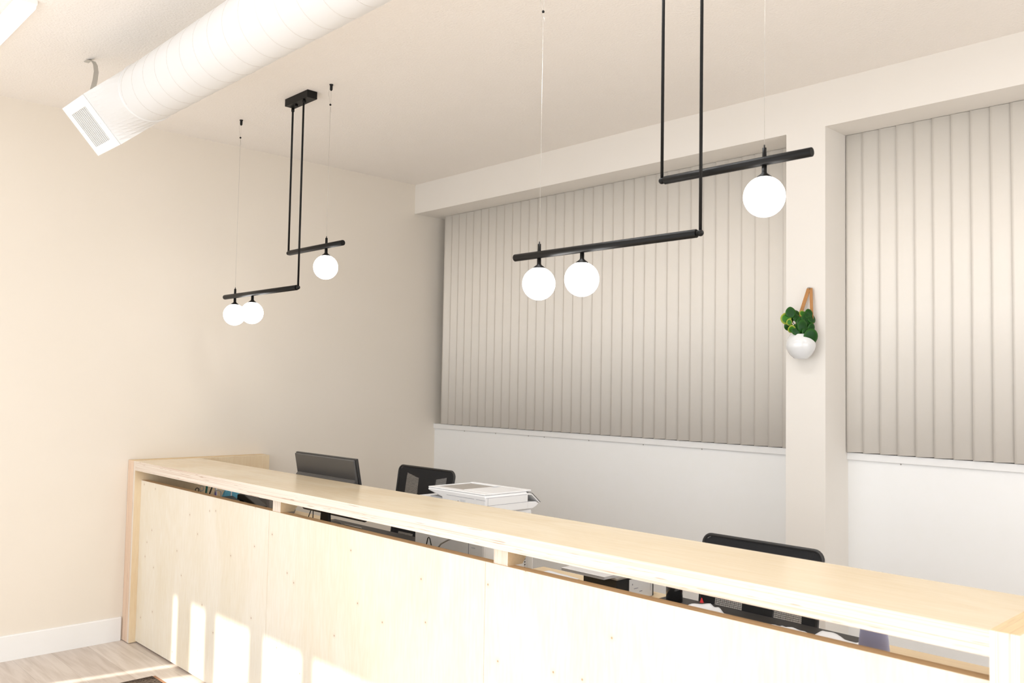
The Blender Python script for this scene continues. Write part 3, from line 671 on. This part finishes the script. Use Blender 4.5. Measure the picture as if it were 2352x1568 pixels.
# ---------------------------------------------------------------- mesh office chairs
def chair(cx, yb, ztop, w, label, armx=None):
    t = thing('office_chair', (cx, yb-.22, 0), label, 'chair', 'black mesh office chairs')
    zb = ztop-.50; hw_ = w/2
    yc = yb
    TMx = tilt((cx, yc, ztop), -R(9))   # lean back: lower part closer to desk
    # frame: rounded rectangle tube, tapering to the bottom
    rc = .035; pts = []
    def P(a, b): return (cx+a, yc, b)
    wt, wb = hw_, hw_-.015
    corners = [(wt-rc, ztop-rc, 0), (-(wt-rc), ztop-rc, 90), (-(wb-rc), zb+rc, 180), (wb-rc, zb+rc, 270)]
    for ax_, az_, a0 in corners:
        for k in range(7):
            a = R(a0+15*k); pts.append(P(ax_+rc*math.cos(a), az_+rc*math.sin(a)))
    pts.append(pts[0])
    bk = B(); tube(bk, pts, .007, 10, cap=False); back = obj('back_frame', bk, M_plastic, t, xf=TMx)
    bm = B()
    pl = [(p[0]*1.0, p[2]) for p in pts[:-1]]
    prism(bm, [((x-cx)*.985+cx, (z-(zb+ztop)/2)*.985+(zb+ztop)/2) for x, z in pl], yc-.004, yc-.0025); obj('mesh_panel', bm, M_mesh, back, xf=TMx)
    # rear shell: border, top band, spine (kept separate polygons)
    bm = B(); y0, y1 = yc+.004, yc+.012; e = wt-.004
    zt_ = ztop-.004
    def quad(pl): prism(bm, [(cx+a, b) for a, b in pl], y0, y1)
    quad([(-e, zb+.02), (-e+.062, zb+.02), (-e+.068, zt_-.036), (-e+.07, zt_-.032), (-e, zt_-.02)])
    quad([(e, zb+.02), (e, zt_-.02), (e-.07, zt_-.032), (e-.068, zt_-.036), (e-.062, zb+.02)])
    quad([(-e, zt_-.02), (-e+.07, zt_-.034), (-.075, zt_-.058), (.075, zt_-.058), (e-.07, zt_-.034), (e, zt_-.02), (e-.03, zt_), (-e+.03, zt_)])
    obj('back_shell', bm, M_mesh_f, back, xf=TMx)
    bm = B(); prism(bm, [(cx-.078, ztop-.06), (cx+.078, ztop-.06), (cx+.062, zb+.18), (cx+.05, zb), (cx-.05, zb), (cx-.062, zb+.18)], yc+.010, yc+.026); obj('spine', bm, M_plastic, back, xf=TMx, bevel=.004)
    bm = B(); prism(bm, [(cx-hw_+.02, zb+.10), (cx+hw_-.02, zb+.10), (cx+hw_-.03, zb+.17), (cx, zb+.20), (cx-hw_+.03, zb+.17)], yc+.012, yc+.024); obj('lumbar_band', bm, M_plastic, back, xf=TMx, bevel=.004)
    # bracket to seat
    sy = yc-.30
    bm = B(); tube(bm, [(cx, yc+.0-.06, zb+.05), (cx, yc-.07, zb-.04), (cx, yc-.12, .43), (cx, sy, .42)], [.02, .022, .022, .022], 10); obj('back_bracket', bm, M_plastic, t)
    bm = B(); box(bm, (cx-.24, yc-.56, .44), (cx+.24, yc-.10, .50), bevel=.022); obj('seat', bm, M_mesh_f, t)
    for s in (-1, 1):
        bm = B(); ax_ = cx+s*(hw_+.005)
        tube(bm, [(cx+s*.20, sy, .43), (ax_, sy, .44), (ax_+s*.012, sy+.02, .55), (ax_+s*.008, sy+.02, .665)], .014, 10)
        obj('armrest_post', bm, M_plastic, t)
        bm = B(); box(bm, (ax_-.035, sy-.12, .665), (ax_+.045, sy+.13, .692), bevel=.010); obj('armrest_pad', bm, M_plastic, t)
    bm = B(); tube(bm, [(cx, sy, .08), (cx, sy, .43)], .025, 16); obj('gas_column', bm, M_plastic, t)
    for k in range(5):
        a = R(90+72*k); d = Vector((math.cos(a), math.sin(a), 0))
        bm = B(); c0 = Vector((cx, sy, .10)); tube(bm, [c0, c0+d*.15+Vector((0, 0, -.008)), c0+d*.28+Vector((0, 0, -.03))], [.026, .020, .014], 10); leg = obj('base_leg', bm, M_plastic, t)
        q = c0+d*.275; n = Vector((-d.y, d.x, 0))
        bm = B(); tube(bm, [Vector((q.x, q.y, .026))-n*.02, Vector((q.x, q.y, .026))+n*.02], .026, 14); obj('caster', bm, M_plastic, leg)
    return t
chair(1.375, 1.255, 1.092, .535, 'black mesh office chair at the left, partly behind the white copier')
chair(3.765, 1.02, 1.012, .512, 'black mesh office chair at the right, behind the papers on the desk')

# ---------------------------------------------------------------- hanging planter on the column
px_, py_, pz_ = 3.362, 2.095, 1.764
t = thing('hanging_planter', (px_, py_, pz_), 'white glazed wall planter with a green plant hanging by a tan strap on the column', 'planter')
bm = B(); prof = [(0, .0), (.030, .0), (.034, .002), (.055, .022), (.070, .048), (.0745, .070), (.072, .088), (.063, .108), (.052, .123), (.050, .126), (.047, .1245), (.058, .107), (.066, .088), (.068, .07), (.060, .045), (.030, .01), (0, .008)]
lathe(bm, prof, (px_, py_, pz_), 48)
pot = obj('pot', bm, M_ceramic, t)
bm = B(); lathe(bm, [(0, .112), (.054, .110)], (px_, py_, pz_), 24); obj('soil', bm, M_soil, t)
peg = Vector((3.378, YB-.012, 2.131))
def strap(name, a, b, w, th=.003):
    bm = B(); a, b = Vector(a), Vector(b); d = (b-a).normalized(); n = Vector((1, 0, 0)) if w > 0 else Vector((0, 1, 0)); w = abs(w)
    vs = [bm.verts.new(p+q*w/2+Vector((0, k, 0))) for p in (a, b) for q in (n, -n) for k in (-th/2, th/2)]
    bmesh.ops.convex_hull(bm, input=vs); return obj(name, bm, M_leather, t)
strap('strap', peg+Vector((-.004, -.004, 0)), (px_-.053, py_+.02, pz_+.115), .020)
strap('strap', peg+Vector((.008, -.004, 0)), (px_+.053, py_+.02, pz_+.115), .016)
bm = B(); tube(bm, [peg+Vector((0, .012, .002)), peg+Vector((0, -.014, .002))], .0035, 10); lathe(bm, [(0, 0), (.006, 0), (.006, .004), (0, .004)], peg+Vector((0, -.014, 0)), 12); obj('peg', bm, M_wire, t)
def leaf(c, size, nrm, up, m, curl=.18):
    bm = B(); nrm = Vector(nrm).normalized(); upv = Vector(up); upv = (upv-nrm*upv.dot(nrm)).normalized(); side = nrm.cross(upv)
    lay = bm.verts.layers.float.new('rim'); K = 20; rows = []
    for j in range(6):
        s = j/5; row = []
        for k in range(K):
            a = 2*math.pi*k/K
            x = math.cos(a)*.90*s; y = math.sin(a)*(1.0)*s
            if math.sin(a) > 0: y *= 1.0+.12*max(0, math.sin(a))**6*s
            z = -curl*s*s+.10*abs(x)*(1-s*.3)
            v = bm.verts.new(Vector(c)+(side*x+upv*y+nrm*z)*size); v[lay] = s; row.append(v)
            if j == 0: break
        rows.append(row)
    for k in range(K): bm.faces.new((rows[0][0], rows[1][k], rows[1][(k+1)%K])).smooth = True
    for a_, b_ in zip(rows[1:], rows[2:]):
        for k in range(K): bm.faces.new((a_[k], b_[k], b_[(k+1)%K], a_[(k+1)%K])).smooth = True
    o = obj('leaf', bm, m, t); s_ = o.modifiers.new('thickness', 'SOLIDIFY'); s_.thickness = .0012
    return o
# leaf list: image offsets from the pot axis (dx right, dz up from pot base), depth, size, normal tilt, variegated
VX = Vector((.67, .74, 0)).normalized()      # rightwards across the view
VN = Vector((.72, -.65, -.12)).normalized()  # towards the room / viewer
Lf = [(-.075, .205, .0, .030, (-.3, .35), 1), (-.052, .235, .004, .029, (-.1, .2), 0), (-.040, .243, -.012, .026, (.2, .6), 0), (-.064, .187, .02, .017, (0, .1), 1),
      (-.062, .165, .0, .024, (-.4, -.2), 0), (-.050, .150, .015, .022, (-.2, -.5), 1), (-.020, .210, .0, .023, (.1, .5), 0), (-.006, .190, .018, .026, (-.3, .4), 0),
      (.002, .168, .028, .032, (.2, .1), 0), (.022, .208, .012, .026, (.3, .3), 0), (.016, .232, -.012, .020, (0, .7), 1), (.044, .236, .0, .022, (.1, .4), 0),
      (.058, .210, .0, .029, (.5, .5), 0), (.034, .182, .01, .022, (.3, .2), 0), (.050, .160, .02, .024, (.4, -.1), 0), (.048, .178, .0, .02, (.5, .2), 0),
      (.038, .116, .045, .043, (.15, -.15), 0), (-.030, .150, .022, .028, (-.1, .3), 0), (-.004, .145, .01, .028, (0, .5), 0), (.020, .140, .03, .026, (.2, .3), 0),
      (-.012, .235, -.025, .018, (0, .8), 0), (.030, .228, .005, .018, (.2, .6), 0), (-.050, .205, -.02, .026, (-.3, .1), 0)]
tips = []
for dx, dz_, dn, sz, (tx, tz), var in Lf:
    c = Vector((px_, py_-.01, pz_+dz_+.02-.02))+VX*dx+VN*(dn+.01)
    if c.y > YB-.02: c.y = YB-.022
    nrm = VN+VX*tx*.8+Vector((0, 0, tz))
    leaf(c, sz, nrm, (0, 0, 1) if dz_ > .12 else (0.2, 0, -1), M_leafy if var else M_leaf); tips.append(c-VN*.004)
for c in tips:
    bm = B(); base = Vector((px_+random.uniform(-.02, .02), py_+random.uniform(-.015, .015), pz_+.11)); mid = (base+c)/2+Vector((0, 0, .02))
    tube(bm, [base, mid, c], .0018, 6); obj('stem', bm, M_stem, t)
